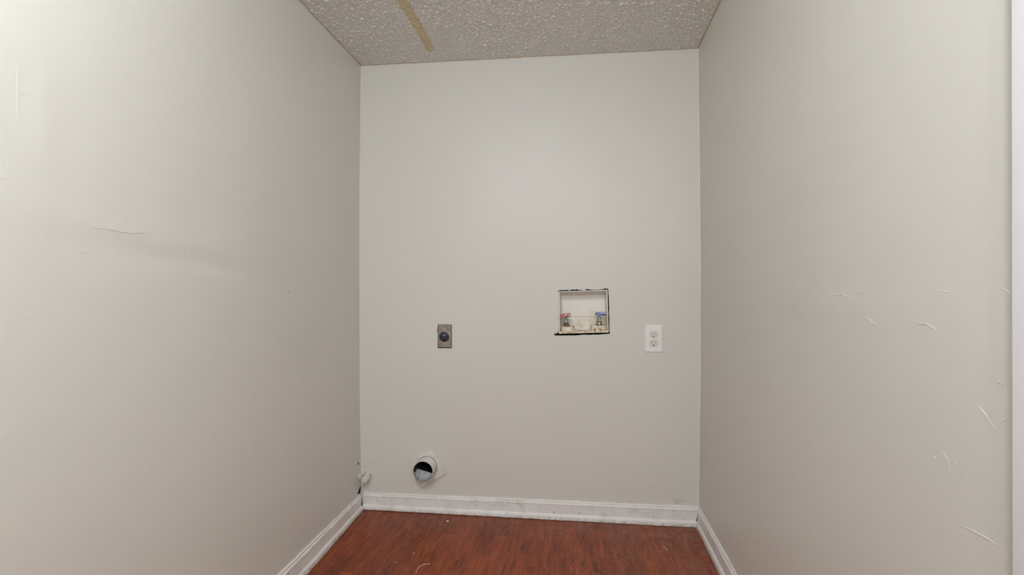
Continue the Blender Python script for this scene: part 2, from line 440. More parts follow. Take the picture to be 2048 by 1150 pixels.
# ---------------------------------------------------------------- ceiling
def ceiling():
    y1 = -.75; st = .0023
    xs = np.arange(XL-.012, XR+.013, st); ys = np.arange(.0, y1-1e-6, -st)
    nx, ny = len(xs), len(ys); H = np.zeros((ny, nx)); G = np.zeros((ny, nx))
    n = 36000
    for k in range(n):
        cx = rng.uniform(0, nx); cy = rng.uniform(0, ny); r = rng.uniform(.75, 1.35) if rng.random() < .88 else rng.uniform(1.4, 2.2)
        h = rng.uniform(.0008, .0031)*r/1.25
        i0, i1 = max(0, int(cy-r-1)), min(ny, int(cy+r+2)); j0, j1 = max(0, int(cx-r-1)), min(nx, int(cx+r+2))
        if i0 >= i1 or j0 >= j1: continue
        yy, xx = np.mgrid[i0:i1, j0:j1]; d2 = ((yy-cy)**2+(xx-cx)**2)/r**2
        q = np.sqrt(np.clip(1-d2*.8, 0, 1))
        H[i0:i1, j0:j1] = np.maximum(H[i0:i1, j0:j1], h*q)
        if rng.random() < .30: G[i0:i1, j0:j1] = np.maximum(G[i0:i1, j0:j1], (q > .5)*rng.uniform(.75, 1))
    X, Y = np.meshgrid(xs, ys)
    edge = np.minimum(np.minimum(-Y, X-(XL+Y*AL)), (XR+Y*AR)-X)
    wob = .0012*np.sin(X*90)+.001*np.sin(Y*120+X*37)
    em = np.clip((edge-.003-wob)/.003, 0, 1)
    H *= em; G *= em
    # scraped, water-stained streak
    a = np.array([-.6295, -.115]); b2 = np.array([-.628, -.545]); dirv = b2-a; L = np.linalg.norm(dirv); dirv /= L
    s = (X-a[0])*dirv[0]+(Y-a[1])*dirv[1]; t = (X-a[0])*(-dirv[1])+(Y-a[1])*dirv[0]
    wd = .0235*np.clip(1-((.06-np.clip(s, -1, .06))/.078)**2, 0, 1)**.5+.0010*np.sin(s*55)+.0007*np.sin(s*160+1)
    stn = np.clip((wd-np.abs(t-.002*np.sin(s*9)+.10*np.clip(.055-s,0,1)**1.0*(s<.055)*1.0))/.003, 0, 1)*(s > -.018)*(s < 2)
    sc = stn*1.0
    H *= (1-.75*sc); G *= (1-.55*sc)
    ST = np.clip(stn*(.86-.5*(G > .3))+np.clip((.0075+wob-edge)/.0035, 0, 1)*.95, 0, 1)
    Zz = ceil_z(X, Y)-H-.004*(1-em)*0
    V = np.stack([X.ravel(), Y.ravel(), Zz.ravel()], 1)
    idx = np.arange(nx*ny).reshape(ny, nx)
    Q = np.stack([idx[:-1, :-1].ravel(), idx[:-1, 1:].ravel(), idx[1:, 1:].ravel(), idx[1:, :-1].ravel()], 1)
    nv = len(V); me = bpy.data.meshes.new('ceiling'); nq = len(Q)
    me.vertices.add(nv); me.vertices.foreach_set('co', V.ravel())
    me.loops.add(nq*4); me.loops.foreach_set('vertex_index', Q.ravel())
    me.polygons.add(nq); me.polygons.foreach_set('loop_start', np.arange(0, nq*4, 4)); me.polygons.foreach_set('loop_total', np.full(nq, 4))
    me.polygons.foreach_set('use_smooth', np.ones(nq, bool)); me.update()
    for nm, arr in (('stain', ST), ('grain', G)):
        at = me.attributes.new(nm, 'FLOAT', 'POINT'); at.data.foreach_set('value', arr.ravel().astype(np.float32))
    me.materials.append(M_ceil)
    o = bpy.data.objects.new('ceiling', me); COL.objects.link(o); o['kind'] = 'structure'
    V = [(-2.3, y1, 2.15), (2.3, y1, 2.15), (2.3, -4.7, 2.15), (-2.3, -4.7, 2.15)]
    c = mesh_obj('ceiling_hall', [(x, y, ceil_z(np.clip(x, XL, XR), -0.8)-.001) for x, y, z in V], [[0, 1, 2, 3]], M_ceil); c['kind'] = 'structure'
ceiling()

# ---------------------------------------------------------------- floor
fl = mesh_obj('floor', [(x, y, floor_z(np.clip(x, XL, XR), y)-.0085) for x, y in ((-2.3, 0), (-2.3, -.8), (-2.3, -4.7), (-1.1, 0), (-1.1, -.8), (-1.1, -4.7), (.65, 0), (.65, -.8), (.65, -4.7), (2.3, 0), (2.3, -.8), (2.3, -4.7))],
              [[0, 1, 4, 3], [1, 2, 5, 4], [3, 4, 7, 6], [4, 5, 8, 7], [6, 7, 10, 9], [7, 8, 11, 10]], M_sub)
fl['kind'] = 'structure'
EDG = [-1.0256, -.9486, -.8716, -.7946, -.7176, -.6406, -.5636, -.4866, -.4096, -.3326, -.2556, -.1872, -.1000, -.0240, .053, .130, .207, .284, .361, .438, .515, .592]
fixed_cut = {10: [-.331], 11: [-.42], 14: [-.10, -.55], 12: [-.30]}
def plank(x0, x1, y0, y1):
    g = .00010; b = .0003; x0 += g; x1 -= g; y0 -= g; y1 += g
    V = []; ys_ = [y0, y0-b]+[y for y in (-.8,) if y1+b < y < y0-b]+[y1+b, y1]
    rows = []
    for y in ys_:
        end = y in (y0, y1); row = []
        for x, dz in ((x0, -.006), (x0, -b*.7), (x0+b, 0), (x1-b, 0), (x1, -b*.7), (x1, -.006)):
            row.append((x, y, floor_z(x, y)+(min(dz, -b*.7) if end else dz)))
        rows.append(row)
    Fc = []
    for r in rows: V += r
    for i in range(len(rows)-1):
        for j in range(5): Fc.append([i*6+j, (i+1)*6+j, (i+1)*6+j+1, i*6+j+1])
    Fc.append([0, 1, 2, 3, 4, 5]); q = (len(rows)-1)*6; Fc.append([q+5, q+4, q+3, q+2, q+1, q])
    return mesh_obj('plank', V, Fc, M_wood, fl, origin=(x0, y1, 0))
for i in range(len(EDG)-1):
    cuts = list(fixed_cut.get(i, []))
    y = cuts[-1] if cuts else -random.uniform(.05, .45)
    if not cuts: cuts = [y]
    while y > -2.6:
        y -= random.choice((.34, .42, .50, .38)); cuts.append(y)
    y0 = -.004
    for c in cuts:
        if y0-c > .03: plank(max(EDG[i], XL-.004), min(EDG[i+1], XR+.004), y0, c)
        y0 = c

def P_back(q): return on_back(q)
def P_left(q): 
    p = on_side(q, XL, AL)
    for _ in range(3):
        p = on_side(q, XL-bow(p[2])+dent('wall_left', p[1], p[2]), AL)
    return p
def P_right(q):
    p = on_side(q, XR, AR)
    for _ in range(3): p = on_side(q, XR+bow(p[2])+dent('wall_right', p[1], p[2]), AR)
    return p
NB, NL, NR = Vector((0, -1, 0)), Vector((1, 0, 0)), Vector((-1, 0, 0))
class Flaws:
    def __init__(s, P, nrm, seed, k=1.0): s.k = k; s.P = P; s.n = nrm; s.V = []; s.F = []; s.r = random.Random(seed)
    def ridge(s, pts, w=.004, h=.0010, wob=.3):
        kk = s.k*max(.3, min(1, (s.P(pts[0])[1]+2.4)/2.4*1.15)); w *= kk*1.15; h *= s.k*(kk/s.k)**.5
        pts = [Vector(s.P(p)) for p in pts]; path = []
        for a, b in zip(pts, pts[1:]):
            m = max(2, int((b-a).length/.006))
            for k in range(m): path.append(a.lerp(b, k/m))
        path.append(pts[-1]); n = len(path)
        for i, p in enumerate(path):
            t = (path[min(i+1, n-1)]-path[max(i-1, 0)]).normalized(); side = s.n.cross(t).normalized()
            if side.z < 0: side = -side
            u = i/(n-1); env = math.sin(math.pi*min(1, max(.04, u)*.96+.02))**.5
            ww = w*env*s.r.uniform(.75, 1.25); hh = h*env*s.r.uniform(.6, 1.3); j = side*w*wob*s.r.uniform(-1, 1)
            b0 = len(s.V)
            for k, hgt in ((.5, -.00012), (.22, hh*.7), (.0, hh), (-.14, hh*.8), (-.5, -.00012)):
                s.V.append(p+j+side*ww*k+s.n*hgt)
            if i:
                for k in range(4): s.F.append([b0-5+k, b0-5+k+1, b0+k+1, b0+k])
    def lump(s, q, r=.004, h=.0012, asp=1.0):
        kk = s.k*max(.4, min(1, (s.P(q)[1]+2.4)/2.4*1.3)); r *= kk*1.5; h *= s.k*(kk/s.k)**.5
        p = Vector(s.P(q)); up = Vector((0, 0, 1)); sd = s.n.cross(up).normalized(); n = 12; b0 = len(s.V)
        a0 = s.r.uniform(0, 3)
        for rr, hh in ((1, -.00012), (.72, h*.75), (.42, h*.2)):
            for k in range(n):
                a = 2*math.pi*k/n; q_ = rr*r*(1+.2*math.sin(2*a+a0))
                s.V.append(p+sd*q_*math.cos(a)*asp+up*q_*math.sin(a)+s.n*hh)
        s.V.append(p+s.n*h*.05); c = len(s.V)-1
        for j in range(2):
            for k in range(n): s.F.append([b0+j*n+k, b0+j*n+(k+1) % n, b0+(j+1)*n+(k+1) % n, b0+(j+1)*n+k])
        for k in range(n): s.F.append([b0+2*n+k, b0+2*n+(k+1) % n, c])
    def build(s, name, m, parent):
        o = mesh_obj(name, s.V, s.F, m, parent, smooth=True); o['kind'] = 'stuff'; return o
def zz(sc, ox, oy): return lambda *pts: [(ox+x/sc, oy+y/sc) for x, y in pts]

# ---------------------------------------------------------------- baseboards
PROF = [(0, 1.0), (.0035, 1.0), (.0060, .985), (.0075, .955), (.0078, .925), (.0062, .905), (.0066, .885), (.0100, .865), (.0118, .835), (.0120, .800), (.0100, .770),
        (.0102, .30), (.0125, .275), (.0155, .24), (.0175, .18), (.0182, .10), (.0185, .0)]
def base_run(name, A, B, nrm, zbA, ztA, zbB, ztB, parent, seg=60, seed=1):
    rr = random.Random(seed); ph = [rr.uniform(0, 6) for _ in range(5)]
    V, Fc = [], []; n = len(PROF)
    for i in range(seg+1):
        t = i/seg; P = Vector(A).lerp(Vector(B), t); zb = lerp(zbA, zbB, t); zt = lerp(ztA, ztB, t)
        for k, (d, f) in enumerate(PROF):
            wv = .0006*math.sin(t*21+ph[0]+k*.4)+.0004*math.sin(t*57+ph[1]+k)
            wz = (.0009*math.sin(t*33+ph[2])+.0006*math.sin(t*89+ph[3])) if f > .9 else 0
            dd = d*(.92 if k < 11 else 1)+(wv if 0 < k else 0)
            V.append((P.x+nrm[0]*dd, P.y+nrm[1]*dd, zb+(zt-zb)*f+wz))
    for i in range(seg):
        for k in range(n-1): Fc.append([i*n+k, i*n+k+1, (i+1)*n+k+1, (i+1)*n+k])
    Fc.append(list(range(n))); Fc.append([seg*n+k for k in range(n)][::-1])
    o = mesh_obj(name, V, Fc, M_trim, parent)
    bm = bmesh.new(); bm.from_mesh(o.data); bmesh.ops.recalc_face_normals(bm, faces=bm.faces)
    for e in bm.edges: e.smooth = len(e.link_faces) == 2 and e.calc_face_angle(0) < math.radians(28)
    for f in bm.faces: f.smooth = True
    bm.to_mesh(o.data); bm.free(); return o
bb = empty('baseboard_back'); bb['kind'] = 'structure'
xj = -.2225
def fz(x, y): return float(floor_z(x, y))+.0022
zt = lambda x: lerp(.0745, .0775, (x-XL)/(XR-XL))
base_run('board', (XL+.012, 0, 0), (xj-.0002, 0, 0), (0, -1), fz(XL, 0)+.001, zt(XL), fz(xj, 0)+.0005, zt(xj), bb, seed=3)
base_run('board', (xj+.0002, .0, 0), (XR+.004, 0, 0), (0, -1), fz(xj, 0), zt(xj)+.0006, fz(XR, 0), zt(XR)+.001, bb, seed=5)
g = Flaws(lambda q: on_back(q, -.0128), NB, 61)
for q in ((1790,205),(1790,260),(1955,255),(1985,255),(915,150),(1385,232),(735,212),(840,98+75)): g.lump((600+q[0]/5.12, 960+q[1]/5.12), .0013, .0010)
for q in ((308,218),(435,265),(645,274),(1050,268),(1255,303),(1420,255),(50,268),(55,176)): g.lump((1000+q[0]/4.096, 960+q[1]/4.096), .0015, .0010)
for x0, x1 in ((1130,1180),(1200,1225),(1235,1320),(1370,1410)): g.ridge([(600+x0/5.12, 960+(300+(x0-1130)*.075)/5.12), (600+x1/5.12, 960+(300+(x1-1130)*.075)/5.12)], .0022, .0008)
g.n = Vector((0, -1, 0)); g.V = [v+Vector((0, -.0042 if v.z < .026 else 0, 0)) for v in g.V]
g.build('paint_nick', M_soot, bb)
bl = empty('baseboard_left'); bl['kind'] = 'structure'
lx = lambda y: XL+y*AL-.0006; rx = lambda y: XR+y*AR+.0006
base_run('board', (lx(-.021), -.021, 0), (lx(-.72), -.72, 0), (1, 0), fz(XL, -.02), .070, fz(XL, -.72), .079, bl, seed=8)
base_run('board', (lx(-.721), -.721, 0), (lx(YEND), YEND, 0), (1, 0), fz(XL, -.72), .079, fz(XL, YEND), .079, bl, seed=9)
br = empty('baseboard_right'); br['kind'] = 'structure'
base_run('board', (rx(-.0115), -.0115, 0), (rx(YEND), YEND, 0), (-1, 0), fz(XR, -.017), .0815, fz(XR, YEND), .080, br, seed=11)

# ---------------------------------------------------------------- white casing at the right-hand edge of the opening
bm = bmesh.new()
xw = right_x(YEND, 1.0)
vsn = box(bm, (xw+.057, YEND-.0610, 1.08), (.128, .118, 2.24), .004)
tr = bm_obj('trim_1', bm, M_jamb, angle=30); tr['kind'] = 'structure'
bm = bmesh.new()
box(bm, (left_x(YEND, 1.0)-.055, YEND-.0610, 1.08), (.128, .118, 2.24), .004)
tr = bm_obj('trim_2', bm, M_jamb, angle=30); tr['kind'] = 'structure'

# ---------------------------------------------------------------- paint ridges, dents, cracks, nail holes
f = Flaws(P_left, NL, 1, 1.1); z2 = zz(2.844, 0, 300); z1 = zz(2.876, 0, 0); z3 = zz(2.3, 0, 650)
f.ridge(z2((520,432),(600,440),(680,455),(750,467),(800,463),(845,470)), .0035, .0010)
f.ridge(z2((0,158),(45,152)), .002, .0009, .1); f.ridge(z2((45,152),(42,-20)), .002, .0004, .1)
for q in ((96,72),(560,137),(717,377),(1468,100),(282,952),(1262,652),(367,66)): f.lump(z2(q)[0], .0032, .0012)
for q in ((548,112),(1385,730),(1425,1030),(1745,1000),(1765,915),(835,680),(1063,945),(1068,330),(222,258)): f.lump(z2(q)[0], .0020, .0007)
for L_, w_, h_ in (([(505,160),(535,166),(565,185)],.003,.0006), ([(350,390),(346,425)],.004,.001), ([(595,342),(625,340)],.0025,.0006), ([(435,572),(470,568),(530,582)],.004,.0008),
           ([(660,557),(690,575)],.004,.0008), ([(680,607),(715,600)],.003,.0007), ([(1060,592),(1078,573)],.004,.0009), ([(105,948),(160,935),(190,900),(235,885)],.0035,.0008),
           ([(1180,495),(1245,508)],.005,.0007), ([(1250,583),(1272,565)],.004,.0007), ([(1290,572),(1350,580)],.004,.0005), ([(1150,110),(1240,130),(1330,150)],.004,.0004),
           ([(860,570),(890,562)],.004,.0006), ([(1270,632),(1310,630)],.004,.0006), ([(770,805),(860,798)],.004,.0005), ([(500,345),(600,352)],.003,.0004)): f.ridge(z2(*L_), w_, h_)
for q in ((475,200),(972,260),(1138,353),(580,450),(368,930),(640,828)): f.lump(z1(q)[0], .0022, .0008)
f.ridge(z1((118,768),(128,795)), .004, .0010); f.ridge(z1((105,370),(103,520),(105,690)), .005, .0007, .1); f.ridge(z1((125,530),(155,545)), .006, .0009)
for L_, w_, h_ in (([(395,462),(440,440)],.004,.0009), ([(670,932),(748,938)],.004,.0006), ([(20,500),(65,480)],.003,.0007), ([(1340,905),(1338,928)],.006,.0016), ([(1356,1030),(1362,1045)],.004,.001)):
    f.ridge(z3(*L_), w_, h_)
for q in ((1318,580),(1012,998),(925,1085),(1175,1142),(75,815),(15,240),(150,535),(1150,25),(1050,185),(1543,445),(1230,1085),(80,1100)): f.lump(z3(q)[0], .0028, .0010)
f.build('paint_ridges', M_wall, wall_left)

f = Flaws(P_right, NR, 2, 1.1); z4 = zz(3.16, 1400, 450); z5 = zz(2.875, 1400, 750)
for L_, w_, h_ in (([(430,332),(480,342),(525,350)],.004,.0009), ([(820,450),(900,445),(950,470),(970,485)],.006,.0008), ([(975,435),(1010,430),(1045,440)],.005,.0008),
           ([(1040,585),(1075,610),(1130,650)],.005,.0011), ([(1010,660),(1060,656)],.004,.0007), ([(970,700),(980,715)],.005,.001), ([(930,770),(955,800)],.005,.0009),
           ([(1365,630),(1430,635),(1480,660),(1495,680)],.005,.0011), ([(1290,575),(1340,590)],.004,.0007), ([(1580,830),(1605,832)],.004,.0014), ([(320,965),(380,985)],.005,.0008),
           ([(1510,425),(1580,435)],.006,.0009), ([(1900,405),(1960,440)],.006,.001), ([(820,545),(880,555)],.005,.0006), ([(1880,1080),(1910,1075)],.004,.0007)): f.ridge(z4(*L_), w_, h_)
for q in ((210,975),(235,935),(1765,980),(1790,1005),(550,675),(905,580),(1640,815)): f.lump(z4(q)[0], .0025, .0010)
f.lump(z4((1885,1003))[0], .0045, .0018); f.lump(z4((1905,1012))[0], .003, .0012)
for L_, w_, h_ in (([(1590,175),(1640,235),(1690,315),(1703,322)],.004,.0011), ([(1715,288),(1745,275),(1778,262)],.004,.0009), ([(1395,450),(1420,490),(1430,550)],.004,.0009),
           ([(1345,470),(1347,490)],.004,.001), ([(1605,350),(1640,350)],.004,.0007), ([(1475,860),(1600,930),(1700,985),(1718,996)],.007,.0010), ([(625,880),(665,920)],.004,.0009),
           ([(585,445),(625,475)],.005,.0006), ([(190,990),(200,1015)],.004,.0008), ([(440,645),(490,665)],.005,.0006), ([(1640,600),(1660,610)],.004,.0007), ([(1705,435),(1722,455)],.005,.0008),
           ([(1655,235),(1700,228)],.005,.0006), ([(490,1060),(525,1110)],.005,.0004)): f.ridge(z5(*L_), w_, h_)
for q in ((1470,515),(1530,588),(1575,543),(1670,662),(1695,780),(1430,555),(500,770),(520,780),(640,465),(130,970),(1360,280),(235,190),(122,315),(208,455)): f.lump(z5(q)[0], .0030, .0011)
f.lump((1916, 157), .0022, .0009)
f.build('paint_ridges', M_wall, wall_right)

f = Flaws(P_back, NB, 3, .85); b1 = zz(6.389, 1070, 550); b2_ = zz(7.19, 690, 870); b5 = zz(4.096, 1000, 960)
for L_, w_, h_ in (([(165,835),(215,805),(250,768)],.004,.0012), ([(870,770),(960,780),(1020,795),(1040,760),(1060,747)],.004,.0012), ([(1060,747),(1110,745),(1190,742)],.003,.0008),
           ([(1015,800),(1020,880),(1025,980)],.004,.0005), ([(1190,742),(1290,760),(1390,760)],.003,.0004), ([(1625,975),(1660,930)],.006,.0012), ([(1500,1000),(1620,1035),(1760,1020)],.005,.0008),
           ([(730,812),(760,800)],.004,.0008), ([(980,830),(1010,845)],.004,.0008), ([(240,825),(310,828),(390,830)],.006,.0007), ([(255,752),(285,738)],.006,.0022), ([(960,775),(1030,770)],.006,.0012),
           ([(1030,690),(1040,760)],.003,.0006), ([(290,815),(560,822)],.006,.0004)): f.ridge(b1(*L_), w_, h_)
f.ridge(b2_((1425,215),(1490,188),(1525,178)), .004, .0012); f.lump(b2_((690,675))[0], .0042, .0022); f.lump(b2_((695,140))[0], .003, .0008)
for L_, w_, h_ in (([(590,42),(640,30),(680,40),(740,30)],.004,.0008), ([(760,45),(850,55),(920,50),(1010,38)],.004,.0008), ([(1480,75),(1550,62),(1600,55)],.004,.0007), ([(330,95),(420,90)],.004,.0005)): f.ridge(b5(*L_), w_, h_)
for k in range(26):
    x, y = f.r.uniform(1195, 1320), f.r.uniform(75, 165); a = f.r.uniform(-.9, .9)
    f.ridge(b5((x, y), (x+22*math.cos(a), y-22*math.sin(a))), .003, .0009)
for k in range(16):
    x, y = f.r.uniform(1130, 1200), f.r.uniform(150, 195); f.ridge(b5((x, y), (x+15, y-10)), .002, .0006)
f.lump((1055, 300), .0025, .0006); f.lump((1100, 317), .0025, .0006)
f.build('paint_ridges', M_wall, wall_back)
g = Flaws(P_back, NB, 4, .72); z6 = zz(4.6, 700, 400)
for q in ((220,435),(310,408),(335,428),(455,430),(380,478),(522,458),(527,490),(615,520),(541,568),(765,568),(648,609),(372,620),(307,647),(360,710),(797,653),(963,597),(645,775),(480,750),(780,727),(180,893)):
    g.lump(z6(q)[0], .0011, .0003)
for q in ((405,400),(220,395),(295,450),(462,765)): g.lump(b2_(q)[0], .0020, .0004)
for q in ((1543,37),(1620,35)): g.lump((560+q[0]/4.096, 960+q[1]/4.096), .0016, .0004)
for q in ((435,150),(1243,68),(1495,68)): g.lump(b5(q)[0], .0020, .0005)
g.build('nail_holes', M_soot, wall_back)
g = Flaws(P_back, NB, 9)       # yellowed flaking above the right end of the baseboard
for k in range(30):
    x, y = g.r.uniform(1400, 1520), g.r.uniform(165, 212)
    g.ridge(b5((x, y), (x+g.r.uniform(-14, 14), y-g.r.uniform(3, 16))), .0022, .0008)
for k in range(10):
    x = g.r.uniform(930, 1400); g.ridge(b5((x, 186+(x-930)*.055), (x+12, 184+(x-930)*.055)), .003, .0006)
g.build('mildew', simple('yellow_mildew', (.47, .42, .30, 1), .8, nscale=200), wall_back)
g = Flaws(P_left, NL, 5); g.lump((578.5, 582), .0020, .0005); g.build('nail_holes', M_soot, wall_left)
g = Flaws(P_right, NR, 6); g.lump((1409.5, 827), .0016, .0004); g.lump((1445, 1087), .002, .0006); g.build('nail_holes', M_soot, wall_right)

# dark slivers where the left corner has opened up
def patch(name, P, nrm, pts, parent, m=M_dark, h=.0006):
    q = [Vector(P(p)) for p in pts]; n = len(q); V = [p+nrm*h for p in q]+[p-nrm*.001 for p in q]
    return mesh_obj(name, V, [list(range(n)), list(range(n, 2*n))[::-1]]+[[k, k+n, (k+1) % n+n, (k+1) % n] for k in range(n)], m, parent)
zc = zz(8.214, 700, 910)
patch('gap', P_left, NL, zc((157,500),(146,530),(130,578),(118,605),(106,632),(128,628),(152,622),(156,590),(160,545)), wall_left)
patch('scuff_mark', P_left, NL, zc((112,112),(122,106),(136,110),(140,130),(130,152),(120,160),(114,145),(118,130)), wall_left, M_soot)
g = Flaws(P_back, NB, 12)
for (a, b_) in (((196,505),(190,560)),((176,548),(184,600)),((205,600),(212,680))): g.ridge(zc(a, b_), .0022, .0010)
g.build('gap_edge', M_dark, wall_back)

# caulk down both back corners
def corner_bead(side):
    V, Fc = [], []; rr = random.Random(20+side)
    zs = np.linspace(.088 if side > 0 else .20, 2.138, 90)
    for i, z in enumerate(zs):
        x = right_x(0, z) if side > 0 else left_x(0, z)
        wv = (.0032 if side > 0 else .0024*min(1, (z-.17)/.15))*rr.uniform(.7, 1.25)
        if z > 1.75 and side < 0: wv *= .6
        V += [(x-side*.0002, -.0018, z), (x-side*wv*.5, -.0016, z), (x-side*wv, .0003, z)]
        if i:
            for k in range(2): Fc.append([3*i-3+k, 3*i-3+k+1, 3*i+k+1, 3*i+k])
    return mesh_obj('caulk_bead', V, Fc, M_caulk, wall_back, smooth=True)
corner_bead(1); corner_bead(-1)

# ---------------------------------------------------------------- steel dryer outlet
def rect_plate(bm, cx, cz, wd, ht, t, bev, y0=0.0, tilt=0.0):
    prof = [(0, 0), (0, -t*.35), (bev, -t)]
    loops = []
    for d, y in prof:
        a, b = wd/2-d, ht/2-d
        L = []
        for sx, sz in ((-1, -1), (1, -1), (1, 1), (-1, 1)):
            x, z = sx*a, sz*b; ct, st = math.cos(tilt), math.sin(tilt)
            L.append(bm.verts.new((cx+x*ct-z*st, y0+y, cz+x*st+z*ct)))
        loops.append(L)
    for A, B in zip(loops, loops[1:]):
        for k in range(4): bm.faces.new((A[k], A[(k+1) % 4], B[(k+1) % 4], B[k]))
    bm.faces.new(loops[-1]); bm.faces.new(loops[0][::-1])
cx, cz = (-.6348-.564)/2, (.8902+.7767)/2
do = tag(empty('dryer_outlet', (cx, 0, cz)), 'steel wall plate with round black four-slot dryer outlet, left of the valve box', 'outlet')
bm = bmesh.new(); rect_plate(bm, cx, cz, .0695, .1135, .0060, .0062); bm_obj('cover_plate', bm, M_steel, do)
bm = bmesh.new(); lathe(bm, [(0, -.0115), (.0200, -.0115), (.0232, -.0105), (.0240, -.0085), (.0240, -.004)], (cx-.001, 0, cz-.001), n=48); bm_obj('receptacle', bm, M_black, do, angle=40)
bm = bmesh.new(); lathe(bm, [(.0243, -.0045), (.0248, -.0078), (.0266, -.0074), (.0272, -.0055)], (cx-.001, 0, cz-.001), n=48); bm_obj('rim', bm, M_steel, do, angle=40)
rx_, rz_ = cx-.001, cz-.001
for s_ in (((-.0145, -.001), (.0034, .0145)), ((.0130, -.001), (.0032, .0150)), ((0, .0125), (.0085, .0042))):
    bm = bmesh.new(); box(bm, (rx_+s_[0][0], -.0116, rz_+s_[0][1]), (s_[1][0], .0012, s_[1][1]), .0003); bm_obj('slot', bm, M_blackd, do)
bm = bmesh.new(); lathe(bm, [(0, -.0122), (.0040, -.0122), (.0042, -.0112)], (rx_, 0, rz_-.0150), n=20); bm_obj('slot', bm, M_blackd, do)
for dx, dz, r_ in ((0, .0055, .0036), (0, .0310, .0034), (0, -.0345, .0028)):
    yy = -.0115 if dz < .02 and dz > 0 else -.006
    bm = bmesh.new(); lathe(bm, [(0, yy-.0022), (r_*.6, yy-.0020), (r_, yy-.0008), (r_, yy)], (cx+dx-.0005, 0, cz+dz), n=20); bm_obj('screw', bm, M_screw, do, angle=40)
patch('broken_wall_edge', P_back, NB, [(850+x/14.375, 630+y/14.375) for x, y in ((360,385),(340,392),(328,420),(326,448),(338,462),(355,500),(372,500),(372,385))], wall_back, M_gyp, .0022)

# ---------------------------------------------------------------- white duplex outlet
cx, cz = (.3307+.4085)/2, (.8928+.7711)/2
wo = tag(empty('wall_outlet', (cx, 0, cz)), 'white plastic cover plate with cream duplex outlet, right of the valve box', 'outlet')
bm = bmesh.new(); rect_plate(bm, cx, cz, .0785, .1240, .0058, .0035); bm_obj('cover_plate', bm, M_white, wo)
def face_outline(cx, cz, r, hh):
    pts = []
    a0 = math.asin(hh/r)
    for a in np.linspace(-a0, a0, 12): pts.append((cx+r*math.cos(a), cz+r*math.sin(a)))
    for a in np.linspace(math.pi-a0, math.pi+a0, 12): pts.append((cx+r*math.cos(a), cz+r*math.sin(a)))
    return pts
for sgn, dz in ((1, .0195), (-1, -.0195)):
    fx, fz_ = cx+.0002, cz+dz-.0005
    bm = bmesh.new(); prism(bm, face_outline(fx+.0003, fz_-.0002, .0183, .0152), -.0062, -.003); bm_obj('outlet_recess', bm, M_brownslot, wo)
    bm = bmesh.new(); prism(bm, face_outline(fx, fz_, .0174, .0143), -.0082, -.003, .0008); fo = bm_obj('outlet_face', bm, M_cream, wo, origin=(fx, 0, fz_))
    bm = bmesh.new(); prism(bm, [(fx-.0107, fz_+.0033), (fx-.0072, fz_+.0045), (fx-.0072, fz_+.0072), (fx-.0050, fz_+.0072), (fx-.0050, fz_-.0002), (fx-.0072, fz_-.0002), (fx-.0072, fz_+.0020), (fx-.0107, fz_+.0022)], -.0085, -.0075)
    bm_obj('slot', bm, M_brownslot, fo)
    bm = bmesh.new(); box(bm, (fx+.0062, -.0080, fz_+.0035), (.0022, .001, .0072)); bm_obj('slot', bm, M_brownslot, fo)
    bm = bmesh.new(); lathe(bm, [(0, -.0087), (.0028, -.0087), (.0028, -.008)], (fx-.0006, 0, fz_-.0083), n=16); bm_obj('slot', bm, M_blackd, fo)
bm = bmesh.new(); lathe(bm, [(0, -.0074), (.0020, -.0073), (.0030, -.0064), (.0030, -.0055)], (cx, 0, cz), n=20); bm_obj('screw', bm, M_white, wo, angle=40)

# ---------------------------------------------------------------- washer valve box
zb = lambda x, y, d=0.0: Vector(on_back((1100+x/8.846, 560+y/8.846), d))
BD = .085; o0 = zb(152, 950)
wb = tag(empty('washer_valve_box', o0), 'recessed white plastic washing machine supply box, rust stained inside', 'valve box')
fr = -.0018
rings = [
    [zb(150,204,fr), zb(1016,178,fr), zb(1034,934,fr), zb(152,954,fr)],
    [zb(166,214,fr), zb(1002,190,fr), zb(1018,908,fr), zb(172,918,fr)],
    [zb(168,216,.002), zb(1000,192,.002), zb(1016,906,.002), zb(174,916,.002)],
    [zb(196,270,BD), zb(966,262,BD), zb(976,872,BD), zb(203,884,BD)]]
def quad_tube(bm, rings):
    L = [[bm.verts.new(p) for p in r] for r in rings]
    for A, B in zip(L, L[1:]):
        for k in range(4): bm.faces.new((A[k], B[k], B[(k+1) % 4], A[(k+1) % 4]))
    return L
bm = bmesh.new(); L = quad_tube(bm, rings)
bm.faces.new(L[-1]); 
oo = [[p+Vector((0, .0, 0)) for p in rings[0]], [Vector((p.x, BD+.003, p.z)) for p in rings[0]]]
L2 = [L[0], [bm.verts.new(p) for p in oo[1]]]
for k in range(4): bm.faces.new((L2[0][k], L2[0][(k+1) % 4], L2[1][(k+1) % 4], L2[1][k]))
bm.faces.new(L2[1][::-1])
bx = bm_obj('box_body', bm, M_box, wb, origin=o0)
def boss(x0, x1, yt, yb, dc):
    a = zb((x0+x1)/2, yt, dc); b = zb((x0+x1)/2, yb, dc-.02); r = (zb(x1, yt, dc).x-zb(x0, yt, dc).x)/2
    bm = bmesh.new(); zlo = rings[3][2].z-.009
    lathe(bm, [(r, zlo), (r, a.z-.0015), (r-.0015, a.z), (r*.55, a.z), (r*.5, a.z-.002), (0, a.z-.002)], (a.x, dc, 0), axis='Z', n=40)
    return bm_obj('boss', bm, M_boss, wb, angle=35), a
_, aL = boss(180, 432, 822, 915, .042)
_, aR = boss(718, 1004, 803, 905, .043)
bm = bmesh.new(); rr = random.Random(4)
